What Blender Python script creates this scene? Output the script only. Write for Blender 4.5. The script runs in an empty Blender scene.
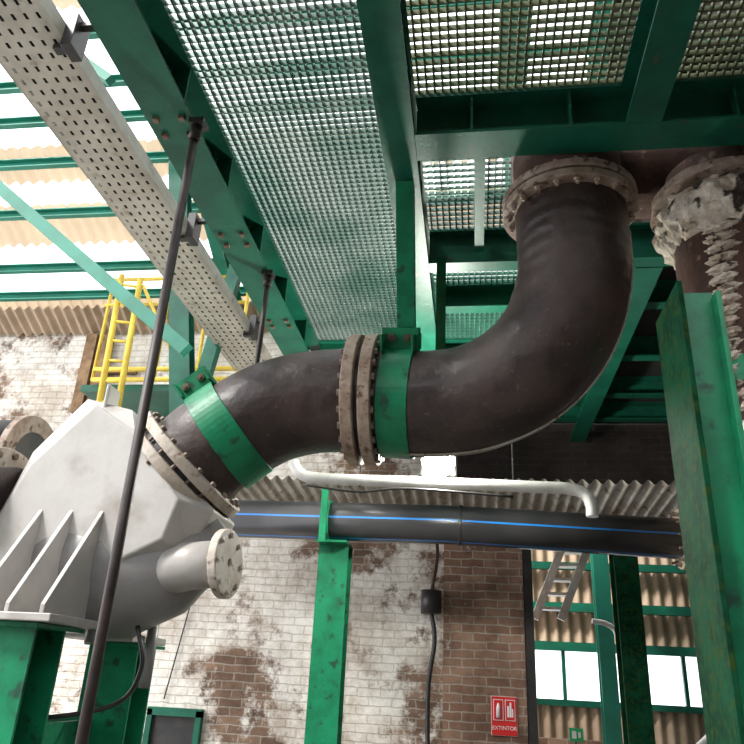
import bpy, math, random, bmesh
from mathutils import Vector, Matrix, noise
random.seed(4)
C=bpy.context.scene.collection
# ---------------------------------------------------------------- materials
def mat(name,base,base2=None,scale=4.0,rough=.6,rough2=None,metal=0.0,bump=0.0,bscale=30,lo=.4,hi=.62,third=None,t_lo=.6,t_hi=.66,t_scale=18,detail=8,bdist=.02,spec=.5):
    m=bpy.data.materials.new(name); m.use_nodes=True
    nt=m.node_tree; N=nt.nodes; L=nt.links
    b=N['Principled BSDF']; b.inputs['Roughness'].default_value=rough; b.inputs['Metallic'].default_value=metal
    b.inputs['Specular IOR Level'].default_value=spec
    tc=N.new('ShaderNodeTexCoord')
    c1=(*base,1)
    if base2 is None: base2=tuple(x*.7 for x in base)
    n=N.new('ShaderNodeTexNoise'); n.inputs['Scale'].default_value=scale; n.inputs['Detail'].default_value=detail; n.inputs['Roughness'].default_value=.65
    L.new(tc.outputs['Object'],n.inputs['Vector'])
    r=N.new('ShaderNodeValToRGB'); r.color_ramp.elements[0].position=lo; r.color_ramp.elements[1].position=hi
    r.color_ramp.elements[0].color=c1; r.color_ramp.elements[1].color=(*base2,1)
    L.new(n.outputs['Fac'],r.inputs['Fac'])
    col=r.outputs['Color']
    if third:
        n2=N.new('ShaderNodeTexNoise'); n2.inputs['Scale'].default_value=t_scale; n2.inputs['Detail'].default_value=6
        L.new(tc.outputs['Object'],n2.inputs['Vector'])
        r2=N.new('ShaderNodeValToRGB'); r2.color_ramp.elements[0].position=t_lo; r2.color_ramp.elements[1].position=t_hi
        r2.color_ramp.elements[0].color=(0,0,0,1); r2.color_ramp.elements[1].color=(1,1,1,1)
        L.new(n2.outputs['Fac'],r2.inputs['Fac'])
        mx=N.new('ShaderNodeMixRGB'); L.new(r2.outputs['Color'],mx.inputs['Fac']); L.new(col,mx.inputs['Color1']); mx.inputs['Color2'].default_value=(*third,1)
        col=mx.outputs['Color']
    L.new(col,b.inputs['Base Color'])
    if rough2 is not None:
        mr=N.new('ShaderNodeMapRange'); mr.inputs[1].default_value=.35; mr.inputs[2].default_value=.65; mr.inputs[3].default_value=rough; mr.inputs[4].default_value=rough2
        L.new(n.outputs['Fac'],mr.inputs[0]); L.new(mr.outputs[0],b.inputs['Roughness'])
    if bump:
        n3=N.new('ShaderNodeTexNoise'); n3.inputs['Scale'].default_value=bscale; n3.inputs['Detail'].default_value=8
        L.new(tc.outputs['Object'],n3.inputs['Vector'])
        bp=N.new('ShaderNodeBump'); bp.inputs['Strength'].default_value=bump; bp.inputs['Distance'].default_value=bdist
        L.new(n3.outputs['Fac'],bp.inputs['Height']); L.new(bp.outputs['Normal'],b.inputs['Normal'])
    return m
GREEN=mat('green_paint',(.009,.125,.075),(.006,.080,.050),3,.42,bump=.08,third=(.06,.08,.05),t_lo=.66,t_hi=.72,t_scale=9,spec=.35)
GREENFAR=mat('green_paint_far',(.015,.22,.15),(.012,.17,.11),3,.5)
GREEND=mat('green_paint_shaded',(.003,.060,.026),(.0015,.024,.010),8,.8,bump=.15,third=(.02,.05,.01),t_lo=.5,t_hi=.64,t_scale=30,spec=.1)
GREENB=mat('green_paint_fresh',(.010,.235,.105),(.008,.155,.07),5,.38,bump=.08,third=(.02,.07,.045),t_lo=.58,t_hi=.68,t_scale=12,spec=.35)  # lighter copy of the green paint, lit tone put into the colour
RUBBER=mat('dusty_black_rubber',(.026,.016,.014),(.060,.038,.032),3.5,.33,.55,bump=.28,bscale=9,third=(.15,.11,.09),t_lo=.64,t_hi=.80,t_scale=38,bdist=.04)
RUSTF=mat('pale_rusty_flange',(.44,.35,.27),(.27,.18,.13),9,.7,bump=.3,third=(.12,.06,.04),t_lo=.58,t_hi=.70,t_scale=22)
RUSTD=mat('rusty_flange_dark',(.36,.29,.24),(.22,.15,.11),9,.75,bump=.3,third=(.08,.045,.03),t_lo=.56,t_hi=.68,t_scale=22)
PALEF=mat('pale_flange',(.54,.49,.43),(.40,.33,.26),8,.65,bump=.2,third=(.16,.09,.05),t_lo=.60,t_hi=.69,t_scale=20)
BOLT=mat('bolt_steel',(.24,.19,.15),(.13,.09,.06),20,.5,metal=.2)
BOLTD=mat('rusty_bolt',(.11,.06,.04),(.20,.14,.1),20,.6,metal=.2)
PUMP=mat('grey_pump_enamel',(.52,.50,.475),(.43,.41,.385),2.5,.4,bump=.06,third=(.28,.245,.21),t_lo=.56,t_hi=.80,t_scale=4)
PUMPD=mat('grey_pump_lower',(.30,.29,.285),(.22,.21,.205),2.5,.35,bump=.06)  # darker copy of the pump grey, shade under the casing put into the colour
DARK=mat('black_steel',(.02,.02,.022),(.04,.035,.03),8,.4)
ROD=mat('dark_brown_steel',(.028,.020,.018),(.05,.036,.032),8,.5)
DARKP=mat('dark_deck_plate',(.018,.022,.018),(.035,.028,.022),2,.8)
GALV=mat('galvanised_grating',(.26,.32,.29),(.08,.17,.135),1.2,.4,metal=.4)
GALVY=mat('grating_yellowed',(.17,.19,.10),(.08,.12,.06),2,.45,metal=.3)
GRATG=mat('grating_green',(.05,.19,.13),(.03,.13,.09),3,.5)
CREAM=mat('cream_tray',(.50,.465,.40),(.39,.35,.29),5,.5,bump=.1,third=(.26,.21,.16),t_lo=.62,t_hi=.74,t_scale=10)
RUST=mat('rusted_pipe',(.085,.040,.027),(.042,.022,.016),5,.85,bump=.5,bscale=20,third=(.18,.12,.085),t_lo=.62,t_hi=.7,t_scale=14)
CRUST=mat('mineral_crust',(.70,.64,.56),(.46,.37,.28),14,.9,bump=.9,bscale=40,third=(.035,.022,.018),t_lo=.54,t_hi=.59,t_scale=8)
CRUSTW=mat('mineral_drip',(.66,.59,.50),(.42,.33,.25),14,.9,bump=.9,bscale=40,third=(.06,.04,.03),t_lo=.58,t_hi=.64,t_scale=12)
WHITE=mat('white_pvc',(.72,.71,.68),(.58,.56,.52),6,.4)
YEL=mat('yellow_paint',(.80,.60,.07),(.65,.46,.06),6,.5)
TAN=mat('tan_corrugated',(.46,.34,.24),(.36,.26,.18),2,.7)
CONC=mat('concrete',(.12,.11,.10),(.08,.075,.07),2,.85,bump=.2)
WOOD=mat('old_wood',(.30,.18,.09),(.16,.09,.05),8,.8)
REDS=mat('red_sign',(.70,.025,.02),(.62,.02,.02),3,.4)
GSIGN=mat('green_sign',(.02,.42,.16),(.02,.36,.14),3,.4)
SWHITE=mat('sign_white',(.85,.85,.85),(.8,.8,.8),3,.4)
CANOPY=mat('weathered_corrugated',(.56,.53,.47),(.36,.31,.25),3,.7,third=(.2,.13,.08),t_lo=.58,t_hi=.7,t_scale=5)
SHEET=mat('opaque_roof_sheet',(.24,.21,.17),(.16,.14,.11),2,.8)

def brickmat(name,whiten,b1,b2,mort,wscale=1.1,mortk=.35):
    m=bpy.data.materials.new(name); m.use_nodes=True; nt=m.node_tree; N=nt.nodes; L=nt.links
    b=N['Principled BSDF']; b.inputs['Roughness'].default_value=.85
    tc=N.new('ShaderNodeTexCoord'); sp=N.new('ShaderNodeSeparateXYZ'); cb=N.new('ShaderNodeCombineXYZ')
    wn=N.new('ShaderNodeTexNoise'); wn.inputs['Scale'].default_value=6; L.new(tc.outputs['Object'],wn.inputs['Vector'])
    wm=N.new('ShaderNodeMixRGB'); wm.blend_type='ADD'; wm.inputs['Fac'].default_value=.035
    L.new(tc.outputs['Object'],wm.inputs['Color1']); L.new(wn.outputs['Color'],wm.inputs['Color2'])
    L.new(wm.outputs['Color'],sp.inputs[0])
    ad=N.new('ShaderNodeMath'); ad.operation='ADD'; L.new(sp.outputs['X'],ad.inputs[0]); L.new(sp.outputs['Y'],ad.inputs[1])
    L.new(ad.outputs[0],cb.inputs['X']); L.new(sp.outputs['Z'],cb.inputs['Y'])
    br=N.new('ShaderNodeTexBrick'); L.new(cb.outputs[0],br.inputs['Vector'])
    br.inputs['Scale'].default_value=1; br.inputs['Brick Width'].default_value=.25; br.inputs['Row Height'].default_value=.085
    br.inputs['Mortar Size'].default_value=.009; br.inputs['Mortar Smooth'].default_value=.5; br.inputs['Bias'].default_value=-.1
    br.inputs['Color1'].default_value=(*b1,1); br.inputs['Color2'].default_value=(*b2,1); br.inputs['Mortar'].default_value=(*mort,1)
    gn=N.new('ShaderNodeTexNoise'); gn.inputs['Scale'].default_value=2.2; gn.inputs['Detail'].default_value=10; gn.inputs['Roughness'].default_value=.7; L.new(tc.outputs['Object'],gn.inputs['Vector'])
    gr=N.new('ShaderNodeValToRGB'); gr.color_ramp.elements[0].position=.38; gr.color_ramp.elements[1].position=.62
    gr.color_ramp.elements[0].color=(.45,.42,.40,1); gr.color_ramp.elements[1].color=(1,1,1,1); L.new(gn.outputs['Fac'],gr.inputs['Fac'])
    gm=N.new('ShaderNodeMixRGB'); gm.blend_type='MULTIPLY'; gm.inputs['Fac'].default_value=1
    L.new(br.outputs['Color'],gm.inputs['Color1']); L.new(gr.outputs['Color'],gm.inputs['Color2'])
    n=N.new('ShaderNodeTexNoise'); n.inputs['Scale'].default_value=wscale; n.inputs['Detail'].default_value=14; n.inputs['Roughness'].default_value=.74
    L.new(tc.outputs['Object'],n.inputs['Vector'])
    # whitewash peels more near the pier (real gradient of the plaster along the wall)
    r=N.new('ShaderNodeValToRGB'); r.color_ramp.elements[0].position=whiten-.015; r.color_ramp.elements[1].position=whiten+.035
    r.color_ramp.elements[0].color=(1,1,1,1); r.color_ramp.elements[1].color=(0,0,0,1)
    sp2=N.new('ShaderNodeSeparateXYZ'); L.new(tc.outputs['Object'],sp2.inputs[0])
    mr=N.new('ShaderNodeMapRange'); mr.inputs[1].default_value=-2.2; mr.inputs[2].default_value=-.3; mr.inputs[3].default_value=0; mr.inputs[4].default_value=.05
    L.new(sp2.outputs['X'],mr.inputs[0])
    aa=N.new('ShaderNodeMath'); aa.operation='ADD'; L.new(n.outputs['Fac'],aa.inputs[0]); L.new(mr.outputs[0],aa.inputs[1])
    L.new(aa.outputs[0],r.inputs['Fac'])
    n2=N.new('ShaderNodeTexNoise'); n2.inputs['Scale'].default_value=2.0; n2.inputs['Detail'].default_value=14; n2.inputs['Roughness'].default_value=.8; L.new(tc.outputs['Object'],n2.inputs['Vector'])
    r2=N.new('ShaderNodeValToRGB'); r2.color_ramp.elements[0].position=.42; r2.color_ramp.elements[1].position=.62
    r2.color_ramp.elements[0].color=(.85,.81,.75,1); r2.color_ramp.elements[1].color=(.48,.41,.34,1)
    L.new(n2.outputs['Fac'],r2.inputs['Fac'])
    mm=N.new('ShaderNodeMixRGB'); mm.blend_type='MULTIPLY'
    mf=N.new('ShaderNodeMath'); mf.operation='MULTIPLY'; mf.inputs[1].default_value=mortk; L.new(br.outputs['Fac'],mf.inputs[0])
    L.new(mf.outputs[0],mm.inputs['Fac']); L.new(r2.outputs['Color'],mm.inputs['Color1']); mm.inputs['Color2'].default_value=(.45,.36,.29,1)
    mx=N.new('ShaderNodeMixRGB'); L.new(r.outputs['Color'],mx.inputs['Fac']); L.new(gm.outputs['Color'],mx.inputs['Color1']); L.new(mm.outputs['Color'],mx.inputs['Color2'])
    L.new(mx.outputs['Color'],b.inputs['Base Color'])
    bp=N.new('ShaderNodeBump'); bp.inputs['Strength'].default_value=.6; bp.inputs['Distance'].default_value=.01; bp.invert=True
    L.new(br.outputs['Fac'],bp.inputs['Height']); L.new(bp.outputs['Normal'],b.inputs['Normal'])
    return m
BRICKW=brickmat('whitewashed_brick',.535,(.20,.12,.08),(.33,.21,.14),(.42,.36,.30),.7)
BRICKB=brickmat('brown_brick',.43,(.26,.14,.095),(.42,.26,.18),(.46,.40,.33),1.1)
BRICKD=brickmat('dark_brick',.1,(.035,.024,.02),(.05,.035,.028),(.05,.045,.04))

def translucent(name,col,trans,clear=0.0):
    m=bpy.data.materials.new(name); m.use_nodes=True; nt=m.node_tree; N=nt.nodes; L=nt.links
    N.remove(N['Principled BSDF']); o=N['Material Output']
    d=N.new('ShaderNodeBsdfDiffuse'); t=N.new('ShaderNodeBsdfTranslucent')
    tc=N.new('ShaderNodeTexCoord'); n=N.new('ShaderNodeTexNoise'); n.inputs['Scale'].default_value=1.5; n.inputs['Detail'].default_value=6
    L.new(tc.outputs['Object'],n.inputs['Vector'])
    r=N.new('ShaderNodeValToRGB'); r.color_ramp.elements[0].position=.3; r.color_ramp.elements[1].position=.75
    r.color_ramp.elements[0].color=(*col,1); r.color_ramp.elements[1].color=(*[c*.75 for c in col],1)
    L.new(n.outputs['Fac'],r.inputs['Fac']); L.new(r.outputs[0],d.inputs[0]); L.new(r.outputs[0],t.inputs[0])
    a=N.new('ShaderNodeMixShader'); a.inputs[0].default_value=trans; L.new(d.outputs[0],a.inputs[1]); L.new(t.outputs[0],a.inputs[2])
    g=N.new('ShaderNodeBsdfTransparent'); c=N.new('ShaderNodeMixShader'); c.inputs[0].default_value=clear
    L.new(a.outputs[0],c.inputs[1]); L.new(g.outputs[0],c.inputs[2])
    L.new(c.outputs[0],o.inputs['Surface']); return m
ROOFT=translucent('translucent_roof_sheet',(.66,.52,.37),.30,0)
GLASSW=translucent('wired_glazing',(.95,.97,1.0),.9,.55)

def emis(name,col,s):
    m=bpy.data.materials.new(name); m.use_nodes=True; b=m.node_tree.nodes['Principled BSDF']
    b.inputs['Emission Color'].default_value=(*col,1); b.inputs['Emission Strength'].default_value=s; b.inputs['Base Color'].default_value=(*col,1); return m
LAMP=emis('floodlight_lens',(1,1,.93),60)

def hdpe():
    m=bpy.data.materials.new('hdpe_blue_stripes'); m.use_nodes=True; nt=m.node_tree; N=nt.nodes; L=nt.links
    b=N['Principled BSDF']; b.inputs['Roughness'].default_value=.30
    at=N.new('ShaderNodeAttribute'); at.attribute_name='ang'
    s=N.new('ShaderNodeMath'); s.operation='MULTIPLY'; s.inputs[1].default_value=5; L.new(at.outputs['Fac'],s.inputs[0])
    f=N.new('ShaderNodeMath'); f.operation='FRACT'; L.new(s.outputs[0],f.inputs[0])
    g=N.new('ShaderNodeMath'); g.operation='LESS_THAN'; g.inputs[1].default_value=.075; L.new(f.outputs[0],g.inputs[0])
    tc=N.new('ShaderNodeTexCoord'); n=N.new('ShaderNodeTexNoise'); n.inputs['Scale'].default_value=3; L.new(tc.outputs['Object'],n.inputs['Vector'])
    r=N.new('ShaderNodeValToRGB'); r.color_ramp.elements[0].color=(.014,.015,.018,1); r.color_ramp.elements[1].color=(.06,.058,.06,1)
    L.new(n.outputs['Fac'],r.inputs['Fac'])
    mx=N.new('ShaderNodeMixRGB'); L.new(g.outputs[0],mx.inputs['Fac']); L.new(r.outputs[0],mx.inputs['Color1']); mx.inputs['Color2'].default_value=(.02,.24,.70,1)
    L.new(mx.outputs[0],b.inputs['Base Color']); return m
HDPE=hdpe()

# ---------------------------------------------------------------- mesh helpers
def empty(name,loc=(0,0,0)):
    e=bpy.data.objects.new(name,None); e.empty_display_size=.2; C.objects.link(e); e.location=loc; return e
def mobj(name,v,f,m,parent=None,smooth=False,bevel=0):
    me=bpy.data.meshes.new(name); me.from_pydata([tuple(x) for x in v],[],f); me.materials.append(m); me.update()
    o=bpy.data.objects.new(name,me); C.objects.link(o)
    if smooth:
        for p in me.polygons: p.use_smooth=True
    if bevel:
        b=o.modifiers.new('bev','BEVEL'); b.width=bevel; b.segments=2; b.limit_method='ANGLE'
    if parent: o.parent=parent
    return o
def boxes(name,bs,m,parent=None,bevel=0):
    v=[];f=[]
    for (x0,x1,y0,y1,z0,z1) in bs:
        i=len(v)
        v+=[(x0,y0,z0),(x1,y0,z0),(x1,y1,z0),(x0,y1,z0),(x0,y0,z1),(x1,y0,z1),(x1,y1,z1),(x0,y1,z1)]
        f+=[(i,i+3,i+2,i+1),(i+4,i+5,i+6,i+7),(i,i+1,i+5,i+4),(i+1,i+2,i+6,i+5),(i+2,i+3,i+7,i+6),(i+3,i,i+4,i+7)]
    return mobj(name,v,f,m,parent,bevel=bevel)
def frame(d,upv=Vector((0,0,1))):
    d=Vector(d).normalized()
    if abs(d.dot(upv))>.98: upv=Vector((0,1,0))
    s=d.cross(upv).normalized(); u=s.cross(d).normalized(); return d,s,u
def profile(name,p0,p1,prof,m,parent=None,upv=Vector((0,0,1)),bevel=0):
    p0=Vector(p0);p1=Vector(p1); d,s,u=frame(p1-p0,upv); n=len(prof)
    v=[p0+s*a+u*b for a,b in prof]+[p1+s*a+u*b for a,b in prof]
    f=[tuple(range(n))[::-1],tuple(range(n,2*n))]+[(i,(i+1)%n,n+(i+1)%n,n+i) for i in range(n)]
    return mobj(name,v,f,m,parent,bevel=bevel)
def rect(w,h): return [(-w/2,-h/2),(w/2,-h/2),(w/2,h/2),(-w/2,h/2)]
def iprof(w,h,t=.014,tw=.012):
    w/=2;h/=2;q=tw/2
    return [(-w,-h),(w,-h),(w,-h+t),(q,-h+t),(q,h-t),(w,h-t),(w,h),(-w,h),(-w,h-t),(-q,h-t),(-q,-h+t),(-w,-h+t)]
def chan(w,h,t=.012):
    w/=2;h/=2
    return [(-w,-h),(w,-h),(w,-h+t),(-w+t,-h+t),(-w+t,h-t),(w,h-t),(w,h),(-w,h)]
def catmull(P,n=10):
    P=[Vector(p) for p in P]; Q=[P[0]*2-P[1]]+P+[P[-1]*2-P[-2]]; out=[]
    for i in range(1,len(Q)-2):
        for k in range(n):
            t=k/n; a,b,c,d=Q[i-1:i+3]
            out.append(.5*((2*b)+(c-a)*t+(2*a-5*b+4*c-d)*t*t+(3*b-a-3*c+d)*t**3))
    out.append(P[-1]); return out
def tube(name,P,R,m,parent=None,segs=48,smooth_n=0,caps=True,fn=None,ang=False):
    P=catmull(P,smooth_n) if smooth_n else [Vector(p) for p in P]
    v=[];f=[];n=len(P); d0,s,u=frame(P[1]-P[0]); A=[]
    for i,p in enumerate(P):
        d=(P[min(i+1,n-1)]-P[max(i-1,0)]).normalized()
        s=(s-d*s.dot(d)).normalized(); u=s.cross(d)
        r=R(i/(n-1)) if callable(R) else (R[i] if isinstance(R,(list,tuple)) else R)
        for k in range(segs):
            a=2*math.pi*k/segs; q=s*math.cos(a)+u*math.sin(a)
            rr=r+(fn(i/(n-1),a,p+q*r) if fn else 0)
            v.append(p+q*rr); A.append(k/segs)
    for i in range(n-1):
        for k in range(segs):
            k2=(k+1)%segs; f.append((i*segs+k,i*segs+k2,(i+1)*segs+k2,(i+1)*segs+k))
    o=mobj(name,v,f,m,parent,smooth=True)
    if ang:
        at=o.data.attributes.new('ang','FLOAT','CORNER'); 
        for p in o.data.polygons:
            vals=[A[o.data.loops[l].vertex_index] for l in p.loop_indices]
            if max(vals)-min(vals)>.5: vals=[x if x>.5 else x+1 for x in vals]
            for l,x in zip(p.loop_indices,vals): at.data[l].value=x
    if caps:
        me=o.data
        bm=bmesh.new(); bm.from_mesh(me); bm.verts.ensure_lookup_table()
        for idx in (list(range(segs))[::-1],list(range((n-1)*segs,n*segs))):
            try: bm.faces.new([bm.verts[i] for i in idx])
            except Exception: pass
        bm.to_mesh(me); bm.free()
    return o
def ringmesh(name,c,d,r0,r1,th,m,parent=None,segs=64,bevel=.006,rough=0):
    c=Vector(c); d,s,u=frame(d); v=[];f=[]
    for (r,h) in ((r0,-th/2),(r1,-th/2),(r1,th/2),(r0,th/2)):
        for k in range(segs):
            a=2*math.pi*k/segs; q=s*math.cos(a)+u*math.sin(a); p=c+q*r+d*h
            if rough: p+=q*rough*noise.noise(p*9)
            v.append(p)
    for j in range(4):
        j2=(j+1)%4
        for k in range(segs):
            k2=(k+1)%segs; f.append((j*segs+k,j*segs+k2,j2*segs+k2,j2*segs+k))
    return mobj(name,v,f,m,parent,bevel=bevel)
def bolts(name,c,d,R,n,length,m,parent=None,r=.02,off=0,stick=0.05,nut=.022):
    c=Vector(c); d,s,u=frame(d); v=[];f=[]
    def cyl(p,q,rad,k):
        i=len(v)
        for pt in (p,q):
            for j in range(k):
                a=2*math.pi*j/k; v.append(pt+(s*math.cos(a)+u*math.sin(a))*rad)
        f.append(tuple(range(i,i+k))[::-1]); f.append(tuple(range(i+k,i+2*k)))
        for j in range(k): f.append((i+j,i+(j+1)%k,i+k+(j+1)%k,i+k+j))
    for b in range(n):
        a=2*math.pi*(b+off)/n; q=c+(s*math.cos(a)+u*math.sin(a))*R
        h=length/2
        if stick: cyl(q-d*(h+stick),q+d*(h+stick),r*.55,8)
        cyl(q-d*(h+nut),q-d*(h-.002),r,6); cyl(q+d*(h-.002),q+d*(h+nut),r,6)
    return mobj(name,v,f,m,parent)
def flange_pair(prefix,c,d,r0,r1,th,gap,nb,m,parent,bm=BOLT,br=.018,stick=.03):
    c=Vector(c); dn=Vector(d).normalized()
    ringmesh(prefix+'_ring_a',c-dn*(th+gap)/2,d,r0,r1,th,m,parent)
    ringmesh(prefix+'_ring_b',c+dn*(th+gap)/2,d,r0,r1,th,m,parent)
    ringmesh(prefix+'_gasket',c,d,r0,r1*.86,gap*1.1,DARK,parent,bevel=0)
    bolts(prefix+'_bolts',c,d,r1*.90,nb,2*th+gap,bm,parent,r=br,stick=stick,nut=.018)
def clamp(prefix,c,d,r,w,parent,m=GREENB,a0=math.radians(62)):
    c=Vector(c); dd,s,u=frame(d)
    ringmesh(prefix+'_band',c,d,r,r+.014,w,m,parent,bevel=.003)
    q=s*math.cos(a0)+u*math.sin(a0); q.normalize(); tt=dd.cross(q).normalized()
    for k in (-1,1):
        p=c+q*(r+.06)+tt*.035*k
        profile(prefix+'_lug_%d'%(k+1),p-dd*w*.6,p+dd*w*.6,rect(.018,.13),m,parent,upv=q)
        for e in (-1,1):
            p2=p+dd*w*.5*e+tt*.06*k
            profile(prefix+'_gusset_%d_%d'%(k+1,e+1),p2-q*.06,p2+q*.03,rect(.12,.012),m,parent,upv=dd)
    for k in (-.28,.28):
        p=c+q*(r+.07)+dd*w*k
        tube(prefix+'_bolt_%d'%int(k*100),[p-tt*.08,p+tt*.08],.012,BOLTD,parent,segs=8)
        tube(prefix+'_nut_%d'%int(k*100),[p+tt*.042,p+tt*.064],.024,BOLTD,parent,segs=6)
        tube(prefix+'_nutb_%d'%int(k*100),[p-tt*.064,p-tt*.042],.024,BOLTD,parent,segs=6)
def corrug(name,x0,x1,ya,za,yb,zb,amp,per,m,parent=None):
    n=int((x1-x0)/per*8); v=[];f=[]
    for i in range(n+1):
        x=x0+(x1-x0)*i/n; o=amp*math.sin(2*math.pi*(x-x0)/per)
        v+=[(x,ya,za+o),(x,yb,zb+o)]
    for i in range(n): f.append((2*i,2*i+1,2*i+3,2*i+2))
    return mobj(name,v,f,m,parent,smooth=True)
def corrugv(name,x0,x1,y,z0,z1,amp,per,m,parent=None):
    n=int((x1-x0)/per*8); v=[];f=[]
    for i in range(n+1):
        x=x0+(x1-x0)*i/n; o=amp*math.sin(2*math.pi*(x-x0)/per)
        v+=[(x,y+o,z0),(x,y+o,z1)]
    for i in range(n): f.append((2*i,2*i+1,2*i+3,2*i+2))
    return mobj(name,v,f,m,parent,smooth=True)
def grating(name,x0,x1,y0,y1,z,m,parent,px=.042,py=.044,h=.033):
    v=[];f=[]
    def box(a,b,c,d,e,g):
        i=len(v)
        v.extend([(a,c,e),(b,c,e),(b,d,e),(a,d,e),(a,c,g),(b,c,g),(b,d,g),(a,d,g)])
        f.extend([(i,i+3,i+2,i+1),(i+4,i+5,i+6,i+7),(i,i+1,i+5,i+4),(i+1,i+2,i+6,i+5),(i+2,i+3,i+7,i+6),(i+3,i,i+4,i+7)])
    y=y0
    while y<y1: box(x0,x1,y,y+.006,z,z+h); y+=py
    x=x0
    while x<x1:
        box(x,x+.010,y0,y1,z+h*.25,z+h*.95); x+=px
    return mobj(name,v,f,m,parent)
def loft(name,layers,ys,m,parent,bevel=.03):
    n=len(layers[0]); v=[];f=[]
    for L_,y in zip(layers,ys): v+=[(x,y,z) for x,z in L_]
    f.append(tuple(range(n))); f.append(tuple(range((len(ys)-1)*n,len(ys)*n))[::-1])
    for k in range(len(ys)-1):
        for i in range(n):
            a=k*n;b=(k+1)*n; f.append((a+i,b+i,b+(i+1)%n,a+(i+1)%n))
    return mobj(name,v,f,m,parent,bevel=bevel)

# ---------------------------------------------------------------- room shell
boxes('floor',[(-9,6,-4,11.6,-.1,0)],CONC)
boxes('wall_back',[(-9,-.33,8.2,8.5,0,5.85)],BRICKW)
boxes('wall_pier',[(-.33,.52,8.1,8.55,0,3.6)],BRICKB)
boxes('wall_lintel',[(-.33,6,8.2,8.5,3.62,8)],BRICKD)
boxes('wall_right',[(6,6.2,-4,11.6,0,9)],CONC)  # unseen wall, added to cut ambient light from the right
boxes('wall_front',[(-9,6.2,-4.2,-4,0,5.2)],CONC)  # unseen wall, added to cut ambient light; height set for the brightness
FW=empty('wall_far')
boxes('sill_brick',[(.4,6,11.0,11.2,0,1.0)],BRICKB,FW)
corrugv('lower_cladding',.4,6,11.02,1.0,1.45,.025,.16,TAN,FW)
corrugv('upper_cladding',.4,6,11.02,2.15,5.2,.025,.16,TAN,FW)
W1=empty('window_1')
boxes('glass',[(.4,6,11.05,11.06,1.45,2.15)],GLASSW,W1)
boxes('mullions',[(x,x+.05,10.98,11.05,1.45,2.15) for x in (1.2,2.0,2.8,3.6,4.4)]+[(.4,6,10.95,11.05,2.10,2.22),(.4,6,10.95,11.05,1.40,1.48)],GREEN,W1)
boxes('girts',[(.4,6,10.85,10.97,2.62,2.74),(.4,6,10.85,10.97,3.2,3.3)],GREEN,W1)

RF=empty('ceiling')
def rz(y): return 5.95+.5*(8.2-y)
corrug('opaque_sheet',-3.2,6,1.5,rz(1.5),-4,rz(1.5),.03,.16,SHEET,RF)  # unseen roof sheet, added to cut ambient light from above
mobj('glazing_front',[(-9,1.5,rz(1.5)),(-3.2,1.5,rz(1.5)),(-3.2,-4,rz(1.5)),(-9,-4,rz(1.5))],[(0,1,2,3)],GLASSW,RF)  # unseen glazed part, added where the sun must get through to the pump
corrug('opaque_sheet_right',1.2,6,8.2,rz(8.2)-.1,1.5,rz(1.5)-.1,.03,.16,SHEET,RF)
for i,(a,b,mm) in enumerate(((8.25,7.75,ROOFT),(7.75,7.1,GLASSW),(7.1,6.6,ROOFT),(6.6,6.35,GLASSW),(6.35,5.95,ROOFT),(5.95,5.3,GLASSW),(5.3,4.7,GLASSW),(4.7,4.3,ROOFT),(4.3,1.5,GLASSW))):
    if mm is ROOFT: corrug('sheet_%d'%i,-9,5,a,rz(a),b,rz(b),.03,.16,mm,RF)
    else: mobj('glazing_%d'%i,[(-9,a,rz(a)),(5,a,rz(a)),(5,b,rz(b)),(-9,b,rz(b))],[(0,1,2,3)],mm,RF)
for i,y in enumerate((8.1,7.68,7.3,6.62,6.05,5.62,5.28,4.85,4.3,3.6,2.9)):
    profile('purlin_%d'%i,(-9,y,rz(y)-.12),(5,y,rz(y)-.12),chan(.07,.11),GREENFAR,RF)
for i,x in enumerate((-7.4,-3.0,1.2)):
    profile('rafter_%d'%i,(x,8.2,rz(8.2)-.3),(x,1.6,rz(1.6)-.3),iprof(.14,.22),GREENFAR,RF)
corrug('eaves_sheet',-9,-1.2,8.15,5.75,7.75,5.95,.03,.14,TAN,RF)

TR=empty('roof_truss')
profile('tie',(-4.75,5,5.97),(-2.3,5,3.98),rect(.09,.11),GREENFAR,TR)
profile('post',(-3.2,6.0,6.75),(-2.66,6.0,3.6),iprof(.2,.16),GREEN,TR)
profile('brace',(-2.36,6.0,5.45),(-2.58,6.0,3.9),rect(.13,.1),GREEN,TR)
profile('strut',(-3.62,4.5,6.78),(-3.22,4.5,6.45),rect(.08,.08),GREENFAR,TR)

# ---------------------------------------------------------------- overhead platform
PL=empty('overhead_steel_platform')
zb=4.2; zt=4.47; zm=(zb+zt)/2; h=zt-zb
profile('edge_beam',(-1.54,.6,zm),(-1.54,6.0,zm),iprof(.24,h,.018),GREEN,PL)
profile('middle_beam',(-.38,.6,zm),(-.38,8.0,zm),iprof(.18,h,.018),GREEN,PL)
profile('side_beam',(.85,.6,zm),(.85,2.898,zm),iprof(.17,h,.018),GREEN,PL)
profile('far_beam',(1.17,4.27,zm),(1.17,8.0,zm-.002),iprof(.17,h+.004,.018),GREEN,PL)
profile('cross_beam_a',(-.288,3.0,zm),(3.2,3.0,zm),iprof(.2,h,.018),GREEN,PL)
profile('cross_beam_b',(-.288,4.2,zm),(3.2,4.2,zm),iprof(.12,h,.016),GREEN,PL)
for i,y in enumerate((4.95,5.9,6.8,7.5)):
    profile('joist_%d'%i,(-.28,y,zm+.04),(3.2,y,zm+.04),chan(.11,h-.08),GREEN,PL)
profile('joist_end',(-1.41,5.9,zm),(-.48,5.9,zm),iprof(.12,h),GREEN,PL)
profile('joist_small',(.05,3.12,zm+.03),(.05,4.12,zm+.03),rect(.06,h-.08),GREEN,PL)
st=[]
for y in (1.9,2.6,3.3,4.0,4.7,5.4): st.append((-1.53,-1.43,y,y+.012,zb+.02,zt-.02))
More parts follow.
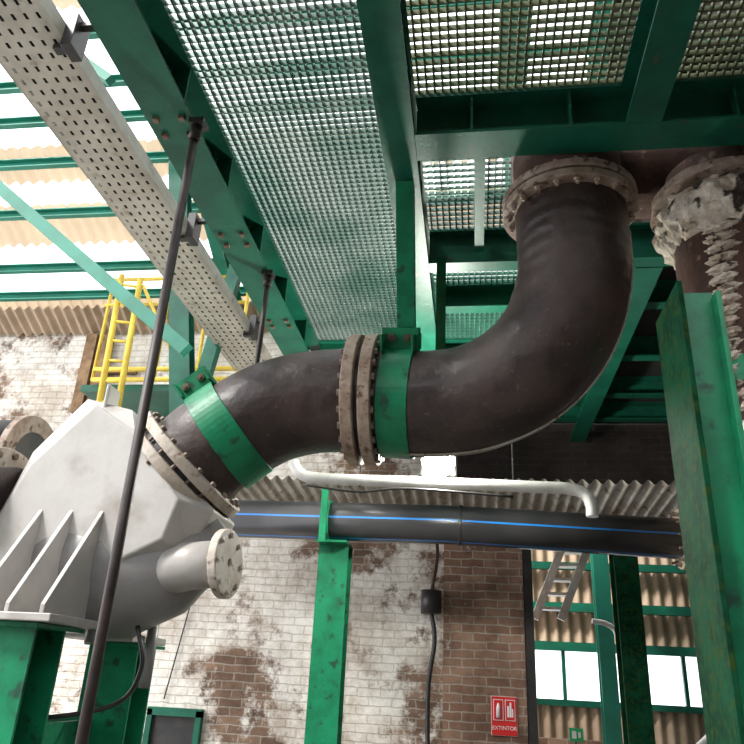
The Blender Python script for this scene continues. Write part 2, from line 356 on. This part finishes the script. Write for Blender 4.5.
for y in (2.2,2.75,3.4,3.6,4.5): st.append((-.37,-.30,y,y+.012,zb+.02,zt-.02))
for x in (.0,.5,1.3): st.append((x,x+.012,2.91,2.99,zb+.02,zt-.02))
boxes('stiffeners',st,GREEN,PL)
boxes('beam_bolts',[(-1.62+a,-1.59+a,y,y+.03,zb-.02,zb+.002) for y in (2.66,2.78,3.7,3.82,4.9,5.0) for a in (0,.14)],BOLTD,PL)
boxes('rod_bracket',[(-1.43,-1.35,2.68,2.76,4.17,4.2),(-1.46,-1.38,4.16,4.24,4.17,4.2)],DARK,PL)
G=empty('grating_floor')
grating('panel_a',-1.52,-.40,.7,5.9,zt+.002,GALV,G)
grating('panel_b',-.36,.84,.7,2.96,zt+.002,GALVY,G,py=.05)
grating('panel_c',-.36,.24,3.05,4.18,zt+.002,GALV,G,py=.055,h=.026)
grating('panel_d',-.36,.4,4.22,6.0,zt+.002,GRATG,G,py=.06,h=.026)
grating('panel_e',.88,3.0,.7,2.96,zt+.002,GALVY,G,py=.05)
boxes('deck_plate',[(.42,3.2,4.22,8.15,zt+.002,zt+.02),(-.36,.42,6.0,8.15,zt+.002,zt+.02),(-1.54,-.37,5.9,8.15,zt+.002,zt+.02),(1.0,3.2,3.05,4.2,zt+.36,zt+.38)],DARKP,G)
UD=empty('upper_deck_steelwork')
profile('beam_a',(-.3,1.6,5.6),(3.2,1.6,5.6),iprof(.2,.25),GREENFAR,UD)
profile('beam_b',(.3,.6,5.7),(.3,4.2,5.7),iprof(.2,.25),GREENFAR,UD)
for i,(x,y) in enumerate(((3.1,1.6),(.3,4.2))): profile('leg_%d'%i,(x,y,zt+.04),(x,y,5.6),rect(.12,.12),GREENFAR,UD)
corrug('corrugated_canopy',-2.6,3.4,8.08,3.33,6.85,3.43,.024,.12,CANOPY)

HG=empty('pipe_hanger')
profile('stem',(-.37,3.28,4.198),(-.37,3.62,3.45),iprof(.1,.1),GREENB,HG,upv=Vector((0,1,0)))
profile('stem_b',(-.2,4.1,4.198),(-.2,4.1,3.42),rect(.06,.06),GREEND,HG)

# ---------------------------------------------------------------- main slurry pipe
MP=empty('slurry_pipe')
R=.298
pathL=[(-1.60,3.8,2.68),(-1.485,3.8,2.80),(-1.20,3.8,2.985),(-.94,3.8,3.065),(-.70,3.8,3.08)]
pathR=[(-.56,3.79,3.07),(-.315,3.76,3.04),(-.01,3.70,3.045),(.256,3.6,3.14),(.443,3.52,3.34),(.538,3.45,3.62),(.545,3.41,3.90),(.54,3.4,4.06)]
wr=lambda t,a,p: .005*noise.noise(p*4)+.001*noise.noise(p*14)
tube('left_spool',pathL,R,RUBBER,MP,segs=72,smooth_n=14,fn=wr)
def wr2(t,a,p): return .005*noise.noise(p*4)+.001*noise.noise(p*14)+(.0035*math.sin(p.z*80+3*noise.noise(p*3)) if 3.5<p.z<4.0 else 0)*(max(0,.3+noise.noise(p*2.5)))
tube('elbow',pathR,R,RUBBER,MP,segs=72,smooth_n=20,fn=wr2)
flange_pair('mid_flange',(-.610,3.8,3.08),(1,-.02,-.02),R-.01,.378,.066,.03,24,RUSTF,MP,stick=0,br=.02)
flange_pair('pump_flange',(-1.635,3.8,2.655),(1,0,1.0),R-.01,.385,.06,.03,20,PALEF,MP,stick=.02)
flange_pair('top_flange',(.54,3.4,4.07),(0,0,1),R-.01,.365,.045,.015,20,RUSTD,MP,bm=RUSTF,stick=.03)
tube('top_stub',[(.54,3.4,4.1),(.54,3.42,4.4)],R,RUST,MP)
clamp('clamp_a',(-.405,3.775,3.052),(1,-.06,-.06),R+.004,.17,MP)
clamp('clamp_b',(-1.40,3.8,2.865),(1,0,.78),R+.004,.18,MP,a0=math.radians(80))
edge_pts=[]
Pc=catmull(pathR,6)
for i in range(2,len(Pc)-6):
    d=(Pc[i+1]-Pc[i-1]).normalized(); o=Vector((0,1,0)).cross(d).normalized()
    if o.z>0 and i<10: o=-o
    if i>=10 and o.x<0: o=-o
    edge_pts.append(Pc[i]+o*(R+.005)+Vector((0,-.02,0)))
tube('edge_cable',edge_pts,.006,PALEF,MP,segs=8)  # thin pale tube along the elbow's outer edge

HD=empty('rusted_header_pipe')
tube('header',[(.26,3.62,4.5),(3.2,3.62,4.5)],.30,RUST,HD,fn=lambda t,a,p:.01*noise.noise(p*8))
CR=empty('crusted_riser_pipe')
cx,cy=1.35,3.42
tube('riser',[(cx,cy,4.25),(cx,cy,3.4),(cx+.03,cy,2.9),(cx+.16,cy,2.5),(cx+.4,cy,2.2)],.27,RUST,CR,smooth_n=8,fn=lambda t,a,p:.006*noise.noise(p*9))
def crustring(name,z,r,amp,hh,seed):
    P=[(cx,cy,z-hh/2+hh*k/24) for k in range(25)]
    sd=Vector((seed,0,0))
    tube(name,P,lambda t: r+.075*min(1,3*t,3*(1-t)),CRUST,CR,segs=160,fn=lambda t,a,p:amp*noise.noise(p*7+sd)+amp*.8*noise.noise(p*22))
crustring('crust_flange',3.92,.275,.04,.30,3)
ringmesh('riser_flange',(cx,cy,4.08),(0,0,1),.2,.36,.05,RUSTD,CR,rough=.03)
for k in range(17):
    z=3.76-k*.058; a=math.radians(-112-1.2*k+random.uniform(-2,2)); rr=.262
    ox=.03*max(0,k-10)*.35
    p=Vector((cx+ox+rr*math.cos(a)*.98,cy+rr*math.sin(a),z))
    bm=bmesh.new(); bmesh.ops.create_icosphere(bm,subdivisions=4,radius=1)
    for vv in bm.verts:
        n0=vv.co.normalized(); q=Vector((n0.x*(.095-.003*k),n0.y*.035,n0.z*.028+n0.x*.02)); q*=1+.3*noise.noise(n0*2.5+Vector((k*3,0,0)))+.15*noise.noise(n0*8)
        vv.co=q+p
    me=bpy.data.meshes.new('crust_drip'); bm.to_mesh(me); bm.free(); me.materials.append(CRUSTW)
    for pl in me.polygons: pl.use_smooth=True
    o=bpy.data.objects.new('crust_drip_%d'%k,me); C.objects.link(o); o.parent=CR
clamp('riser_clamp',(cx+.03,cy,2.98),(0.1,0,1),.277,.13,CR)

# ---------------------------------------------------------------- pump
PM=empty('slurry_pump')
mid=[(-2.22,3.02),(-1.93,2.95),(-1.36,2.38),(-1.48,2.14),(-1.98,1.88),(-2.48,1.86),(-2.60,2.30),(-2.48,2.70)]
fr=[(-2.06,2.92),(-1.80,2.76),(-1.50,2.40),(-1.55,2.20),(-1.93,2.00),(-2.40,1.86),(-2.48,2.28),(-2.36,2.58)]
loft('casing',[fr,mid,mid,fr],[3.45,3.62,3.98,4.15],PUMP,PM,.01)
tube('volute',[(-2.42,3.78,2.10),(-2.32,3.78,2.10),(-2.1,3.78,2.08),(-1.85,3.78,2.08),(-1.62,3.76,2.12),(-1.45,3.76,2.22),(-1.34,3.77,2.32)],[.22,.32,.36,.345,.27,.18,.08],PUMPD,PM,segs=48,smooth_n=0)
tube('branch',[(-1.80,3.74,2.08),(-1.66,3.68,2.07),(-1.45,3.60,2.09),(-1.26,3.55,2.10)],[.18,.145,.12,.115],PUMP,PM,segs=40)
ringmesh('branch_flange',(-1.235,3.54,2.10),(.99,-.10,.05),.02,.17,.045,PALEF,PM)
bolts('branch_bolts',(-1.235,3.54,2.10),(.99,-.10,.05),.14,8,.045,PALEF,PM,r=.014,stick=0,nut=.012)
for i,x in enumerate((-2.25,-2.08,-1.91)):
    pts=[(3.47,2.36),(3.47,1.80),(3.10,1.80),(3.10,1.84)]
    v=[(x,a,b) for a,b in pts]+[(x+.022,a,b) for a,b in pts]
    mobj('fin_%d'%i,v,[(0,1,2,3),(7,6,5,4),(0,4,5,1),(1,5,6,2),(2,6,7,3),(3,7,4,0)],PUMP,PM,bevel=.003)
boxes('foot_plate',[(-2.45,-1.84,3.08,3.9,1.765,1.80)],PUMP,PM,.005)
boxes('foot_plate_rear',[(-2.1,-1.78,3.8,4.25,1.722,1.76)],PUMP,PM,.005)
boxes('lifting_lug',[(-2.10,-2.075,3.58,3.72,2.93,3.10)],PUMP,PM,.02)
ringmesh('suction_ring',(-2.60,3.60,2.33),(1,-.08,0),.16,.37,.05,PALEF,PM)
ringmesh('suction_ring_b',(-2.68,3.61,2.33),(1,-.08,0),.16,.37,.05,RUSTF,PM)
bolts('suction_bolts',(-2.64,3.605,2.33),(1,-.08,0),.33,16,.12,BOLTD,PM,stick=.01)
tube('suction_pipe',[(-2.5,3.6,2.33),(-3.4,3.6,2.33)],.26,RUBBER,PM)
tube('motor_drum',[(-2.84,4.15,2.78),(-3.6,4.15,2.78)],.28,DARK,PM)
ringmesh('motor_ring',(-2.86,4.15,2.78),(1,0,0),.2,.31,.05,RUSTD,PM)
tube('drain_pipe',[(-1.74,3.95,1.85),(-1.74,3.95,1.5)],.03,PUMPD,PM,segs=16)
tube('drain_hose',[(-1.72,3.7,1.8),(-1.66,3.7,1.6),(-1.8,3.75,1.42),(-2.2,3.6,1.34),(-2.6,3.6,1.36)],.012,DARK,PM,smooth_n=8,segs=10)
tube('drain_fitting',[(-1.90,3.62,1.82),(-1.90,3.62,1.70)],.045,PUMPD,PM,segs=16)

PS=empty('pump_support_stand')
profile('post_front',(-2.12,3.30,0),(-2.12,3.30,1.74),iprof(.34,.26,.016),GREENB,PS,upv=Vector((0,1,0)))
profile('post_front_b',(-2.55,3.42,0),(-2.55,3.42,1.74),iprof(.26,.26,.016),GREENB,PS,upv=Vector((0,1,0)))
profile('post_rear',(-1.94,4.05,0),(-1.94,4.05,1.70),iprof(.28,.24,.016),GREENB,PS,upv=Vector((0,1,0)))
boxes('caps',[(-2.7,-1.92,3.13,3.55,1.74,1.762),(-2.1,-1.78,3.9,4.25,1.70,1.718)],GREENB,PS,.003)
boxes('tie_beams',[(-2.6,-1.95,3.98,4.0,1.20,1.34),(-2.6,-1.95,3.94,4.0,1.33,1.345),(-2.0,-1.98,3.4,4.0,1.2,1.34)],GREENB,PS)

RD=empty('hanger_rod')
tube('rod',[(-1.40,2.72,4.168),(-1.40,2.72,0)],.022,ROD,RD,segs=16)
tube('clevis',[(-1.40,2.72,4.168),(-1.40,2.72,4.08)],.030,ROD,RD,segs=12)
RD2=empty('hanger_rod.001')
tube('rod',[(-1.42,4.2,4.168),(-1.42,4.2,3.3)],.018,ROD,RD2,segs=16)
tube('clevis',[(-1.42,4.2,4.168),(-1.42,4.2,4.09)],.030,ROD,RD2,segs=12)

# ---------------------------------------------------------------- perforated cable tray
TY=empty('cable_tray')
tx0,tx1,ty0,ty1,tz=-2.46,-2.04,1.2,6.6,4.5
xs=[tx0]; x=tx0+.035
while x<tx1-.03: xs+= [x,x+.018]; x+=.066
xs.append(tx1); ys=[];y=ty0
while y<ty1: ys+=[y,y+.036]; y+=.08
v=[(a,b,tz) for a in xs for b in ys]; f=[];nb=len(ys)
for i in range(len(xs)-1):
    for j in range(nb-1):
        if i%2==1 and j%2==0: continue
        f.append((i*nb+j,(i+1)*nb+j,(i+1)*nb+j+1,i*nb+j+1))
o=mobj('perforated_base',v,f,CREAM,TY); so=o.modifiers.new('s','SOLIDIFY'); so.thickness=.003
boxes('side_rails',[(tx0-.004,tx0,ty0,ty1,tz-.005,tz+.09),(tx1,tx1+.004,ty0,ty1,tz-.005,tz+.09),(tx0,tx0+.02,ty0,ty1,tz+.088,tz+.092),(tx1-.02,tx1,ty0,ty1,tz+.088,tz+.092)],CREAM,TY)
for k in range(9):
    xx=tx0+.045+k*.042
    tube('cable_%d'%k,[(xx,ty0,tz+.03),(xx+.01,(ty0+ty1)/2,tz+.028),(xx,ty1,tz+.03)],.022,DARK,TY,segs=10)
boxes('brackets',[(tx1-.06,tx1+.04,y,y+.05,tz-.04,tz-.008) for y in (2.42,4.12,5.7)]+[(tx1+.0,tx1+.06,y-.03,y+.09,tz-.05,tz+.16) for y in (2.42,4.12,5.7)]+[(tx0-.02,tx1+.02,y,y+.04,tz+.10,tz+.13) for y in (2.42,4.12,5.7)]+[(tx1,-1.66,y,y+.04,tz+.10,tz+.13) for y in (2.42,4.12,5.7)],DARK,TY,.003)

# ---------------------------------------------------------------- right column
RC=empty('green_steel_column')
x0,x1,ya,yb=.66,.79,2.12,2.42
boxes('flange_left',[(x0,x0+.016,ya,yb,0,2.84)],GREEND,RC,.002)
boxes('flange_right',[(x1-.016,x1,ya,yb,0,2.80)],GREENB,RC,.002)
boxes('web',[(x0+.01,x1-.01,ya+.05,ya+.065,0,2.82)],GREENB,RC)
boxes('base',[(x0-.1,x1+.1,ya-.1,yb+.1,0,.03)],GREEN,RC)
profile('side_plate',(.95,2.5,0),(.95,2.5,2.5),rect(.02,.22),GREEN,RC,upv=Vector((0,1,0)))

# ---------------------------------------------------------------- HDPE pipe and others
HP=empty('hdpe_water_pipe')
tube('pipe',[(-2.4,6.6,2.955),(-.25,6.6,2.94),(1.84,6.6,2.86)],.175,HDPE,HP,segs=60,ang=True)
ringmesh('weld_bead',(-.12,6.6,2.935),(1,0,-.03),.17,.184,.03,DARK,HP)
ringmesh('end_flange',(1.80,6.6,2.86),(1,0,0),.05,.26,.05,RUSTF,HP)
ringmesh('end_flange_b',(1.87,6.6,2.86),(1,0,0),.05,.26,.05,DARK,HP)
bolts('end_bolts',(1.83,6.6,2.86),(1,0,0),.22,12,.12,BOLT,HP)
tube('end_pipe',[(1.9,6.6,2.86),(3.4,6.6,2.80)],.175,HDPE,HP,ang=True)
GC=empty('green_steel_column.001')
profile('section',(-1.30,6.8,0),(-1.30,6.8,2.74),iprof(.28,.24,.02,.016),GREENB,GC,upv=Vector((0,1,0)))
boxes('saddle',[(-1.44,-1.15,6.5,6.92,2.74,2.76)],GREENB,GC)
ringmesh('pipe_strap',(-1.36,6.6,2.945),(1,0,0),.176,.196,.08,GREENB,GC)
boxes('strap_lug',[(-1.39,-1.33,6.38,6.42,2.72,3.22)],GREENB,GC)

WP=empty('white_conduit_pipe')
tube('pipe',[(-1.46,5.5,3.20),(-1.38,5.5,3.10),(-1.2,5.5,3.065),(-.5,5.5,3.045),(.5,5.5,3.02),(.72,5.5,3.01),(.84,5.5,2.97),(.88,5.5,2.88),(.88,5.5,2.80)],.046,WHITE,WP,smooth_n=8,segs=20)
tube('thin_line',[(-1.35,5.45,3.0),(-.9,5.45,2.95),(-.5,5.45,2.98),(.3,5.45,2.93)],.010,DARK,WP,smooth_n=8,segs=8)
boxes('hanger_straps',[(-.9,-.89,5.49,5.51,3.0,4.2),(.3,.31,5.49,5.51,3.0,4.2)],DARK,WP)

FL=empty('floodlight')
fx=-.28
boxes('housing',[(fx-.15,fx+.15,5.64,5.72,3.13,3.35)],DARK,FL,.02)
tube('lens',[(fx,5.645,3.25),(fx,5.60,3.25),(fx,5.585,3.25)],[.12,.115,.07],LAMP,FL,segs=28)
tube('bezel',[(fx,5.66,3.25),(fx,5.615,3.25)],.135,WHITE,FL,segs=28)
boxes('stem',[(fx-.01,fx+.01,5.67,5.69,3.34,4.3)],DARK,FL)
pl=bpy.data.lights.new('floodlight_lamp','POINT'); pl.energy=150; pl.shadow_soft_size=.1; pl.color=(1,1,.90)
po=bpy.data.objects.new('floodlight_lamp',pl); C.objects.link(po); po.location=(fx,5.42,3.22); po.parent=FL

# ---------------------------------------------------------------- wall items
JB=empty('wall_junction_box')
tube('box',[(-.46,8.06,2.28),(-.46,8.06,2.52)],.11,DARK,JB,segs=20)
tube('cable',[(-.46,8.08,2.3),(-.42,8.08,2.0),(-.48,8.08,1.5),(-.46,8.08,.4)],.024,DARK,JB,smooth_n=8,segs=10)
tube('upper_cable',[(-.46,8.08,2.5),(-.40,8.08,2.9),(-.44,8.08,3.3)],.018,RUST,JB,smooth_n=8,segs=10)
tube('thin_wire',[(-3.1,8.17,3.2),(-3.2,8.17,2.3),(-3.35,8.17,1.3)],.008,DARK,JB,segs=6)

def text(s,size,loc,m,parent,name):
    cu=bpy.data.curves.new(name,'FONT'); cu.body=s; cu.size=size; cu.align_x='CENTER'; cu.extrude=.001; cu.materials.append(m)
    o=bpy.data.objects.new(name,cu); C.objects.link(o); o.location=loc; o.rotation_euler=(math.pi/2,0,0); o.parent=parent
ES=empty('fire_extinguisher_sign')
sx=-.05
boxes('panel',[(.19+sx,.49+sx,8.07,8.09,1.12,1.54)],REDS,ES,.003)
boxes('border',[(.185+sx,.495+sx,8.085,8.098,1.115,1.545)],SWHITE,ES)
boxes('pictograms',[(.21+sx,.33+sx,8.062,8.07,1.28,1.51),(.35+sx,.47+sx,8.062,8.07,1.28,1.51)],SWHITE,ES)
boxes('pictogram_extinguisher',[(.218+sx,.322+sx,8.058,8.063,1.288,1.502),(.358+sx,.462+sx,8.058,8.063,1.288,1.502)],REDS,ES)
tube('icon_bottle',[(.27+sx,8.055,1.31),(.27+sx,8.055,1.42),(.27+sx,8.055,1.47)],[.025,.025,.01],SWHITE,ES,segs=12)
boxes('icon_flame',[(.375+sx,.40+sx,8.053,8.058,1.32,1.44),(.405+sx,.425+sx,8.053,8.058,1.32,1.48),(.43+sx,.445+sx,8.053,8.058,1.32,1.41)],SWHITE,ES)
text('EXTINTOR',.060,(.34+sx,8.066,1.18),SWHITE,ES,'lettering')
k_=.84; ES.scale=(k_,1,k_); ES.location=(.29*(1-k_),0,1.33*(1-k_))
XS=empty('exit_sign')
boxes('panel',[(1.08,1.24,9.5,9.51,1.06,1.2)],GSIGN,XS)
boxes('arrow',[(1.11,1.16,9.495,9.50,1.09,1.17),(1.18,1.21,9.495,9.50,1.10,1.16)],SWHITE,XS)
boxes('post',[(1.14,1.16,9.51,9.54,0,1.2)],GREEN,XS)

FC=empty('green_steel_column.002')
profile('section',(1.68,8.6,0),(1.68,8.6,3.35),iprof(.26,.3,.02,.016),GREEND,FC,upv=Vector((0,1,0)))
FC3=empty('green_steel_column.003')
profile('section',(1.68,10.2,0),(1.68,10.2,3.6),iprof(.2,.2,.02,.016),GREENFAR,FC3,upv=Vector((0,1,0)))
FC4=empty('green_steel_column.004')
profile('section',(3.0,10.2,0),(3.0,10.2,3.6),iprof(.2,.2,.02,.016),GREENFAR,FC4,upv=Vector((0,1,0)))
DP=empty('door_1')
boxes('frame',[(.53,.62,8.1,8.3,0,3.2)],DARK,DP)
boxes('top',[(.53,3.4,8.15,8.35,3.05,3.6)],DARKP,DP)
boxes('side',[(3.3,3.4,8.1,8.3,0,3.2)],DARK,DP)

SR=empty('white_steel_stair')
for i,(dx) in enumerate((0,.30)):
    profile('stringer_%d'%i,(1.13+dx,9.0,3.35),(.70+dx,9.0,2.35),rect(.05,.09),WHITE,SR)
for k in range(6):
    t=k/6+.06
    boxes('tread_%d'%k,[(1.13-.43*t,1.43-.43*t,8.95,9.15,3.35-1.0*t,3.38-1.0*t)],WHITE,SR)
CP=empty('white_vent_pipe')
tube('pipe',[(1.35,9.0,2.35),(1.52,9.0,2.32),(1.62,9.0,2.2),(1.63,9.0,1.8),(1.66,9.0,.2)],.03,WHITE,CP,smooth_n=6,segs=12)
HR=empty('white_handrail')
tube('rail',[(2.35,9.0,1.1),(2.7,9.0,1.4),(3.3,9.0,1.45)],.035,WHITE,HR,segs=12)
tube('rail_post',[(2.7,9.0,1.4),(2.7,9.0,0)],.03,WHITE,HR,segs=12)

W2=empty('window_2')
boxes('frame',[(-3.5,-3.44,8.12,8.22,.2,1.2),(-2.95,-2.89,8.12,8.22,.2,1.2),(-3.5,-2.89,8.12,8.22,1.14,1.22)],GREEN,W2)
boxes('pane',[(-3.44,-2.95,8.17,8.19,.2,1.14)],DARK,W2)

YL=empty('yellow_access_ladder')
tube('stile_a',[(-4.20,7.0,5.95),(-4.02,6.8,4.1)],.035,YEL,YL,segs=12)
tube('stile_b',[(-3.95,7.0,5.9),(-3.80,6.8,4.1)],.035,YEL,YL,segs=12)
for k in range(7):
    t=(k+.5)/7
    tube('rung_%d'%k,[(-4.20+.18*t,7-.2*t,5.95-1.85*t),(-3.95+.15*t,7-.2*t,5.9-1.8*t)],.018,YEL,YL,segs=8)
YR=empty('yellow_guard_rail')
tube('top_rail',[(-4.4,7.1,5.95),(-2.6,7.1,5.95)],.025,YEL,YR,segs=8)
tube('mid_rail',[(-4.4,7.1,5.6),(-2.6,7.1,5.6)],.02,YEL,YR,segs=8)
tube('toe_rail',[(-4.35,7.1,4.75),(-2.6,7.1,4.75)],.03,YEL,YR,segs=8)
tube('toe_rail_b',[(-4.35,7.1,4.62),(-2.6,7.1,4.62)],.03,YEL,YR,segs=8)
for i,x in enumerate((-4.35,-3.6,-3.1,-2.62)): tube('post_%d'%i,[(x,7.1,5.95),(x,7.1,4.6)],.022,YEL,YR,segs=8)
tube('stay',[(-3.9,7.0,5.8),(-3.3,7.0,4.75)],.02,YEL,YR,segs=8)
boxes('walkway',[(-4.5,-2.5,7.15,8.19,4.5,4.58)],GREEN,YR)
boxes('timber_planks',[(-5.15,-5.0,8.05,8.19,4.58,5.7),(-4.95,-4.82,8.05,8.19,4.58,5.7),(-5.2,-4.4,8.1,8.19,5.15,5.22)],WOOD,YR)

# ---------------------------------------------------------------- light
w=bpy.data.worlds.new('sky'); bpy.context.scene.world=w; w.use_nodes=True
bg=w.node_tree.nodes['Background']; bg.inputs[0].default_value=(.96,.97,1,1); bg.inputs[1].default_value=3.2
s=bpy.data.lights.new('sun','SUN'); s.energy=7.0; s.angle=math.radians(10); s.color=(1,.97,.92)
so=bpy.data.objects.new('sun',s); C.objects.link(so)
so.rotation_euler=Vector((.55,.42,-.72)).to_track_quat('-Z','Y').to_euler(); so.location=(-6,-3,8)

# ---------------------------------------------------------------- camera
cam=bpy.data.cameras.new('camera'); co=bpy.data.objects.new('camera',cam); C.objects.link(co)
r=Vector((.9902,.13088,.0487)); u=Vector((.00754,-.39832,.91721)); fw=Vector((-.13944,.90786,.39541))
M=Matrix((( r.x,u.x,-fw.x,0),(r.y,u.y,-fw.y,0),(r.z,u.z,-fw.z,1.6),(0,0,0,1)))
co.matrix_world=M; cam.sensor_width=36; cam.lens=714/744*36; cam.clip_start=.05
bpy.context.scene.camera=co
bpy.context.scene.view_settings.view_transform='Standard'
bpy.context.scene.view_settings.exposure=.1
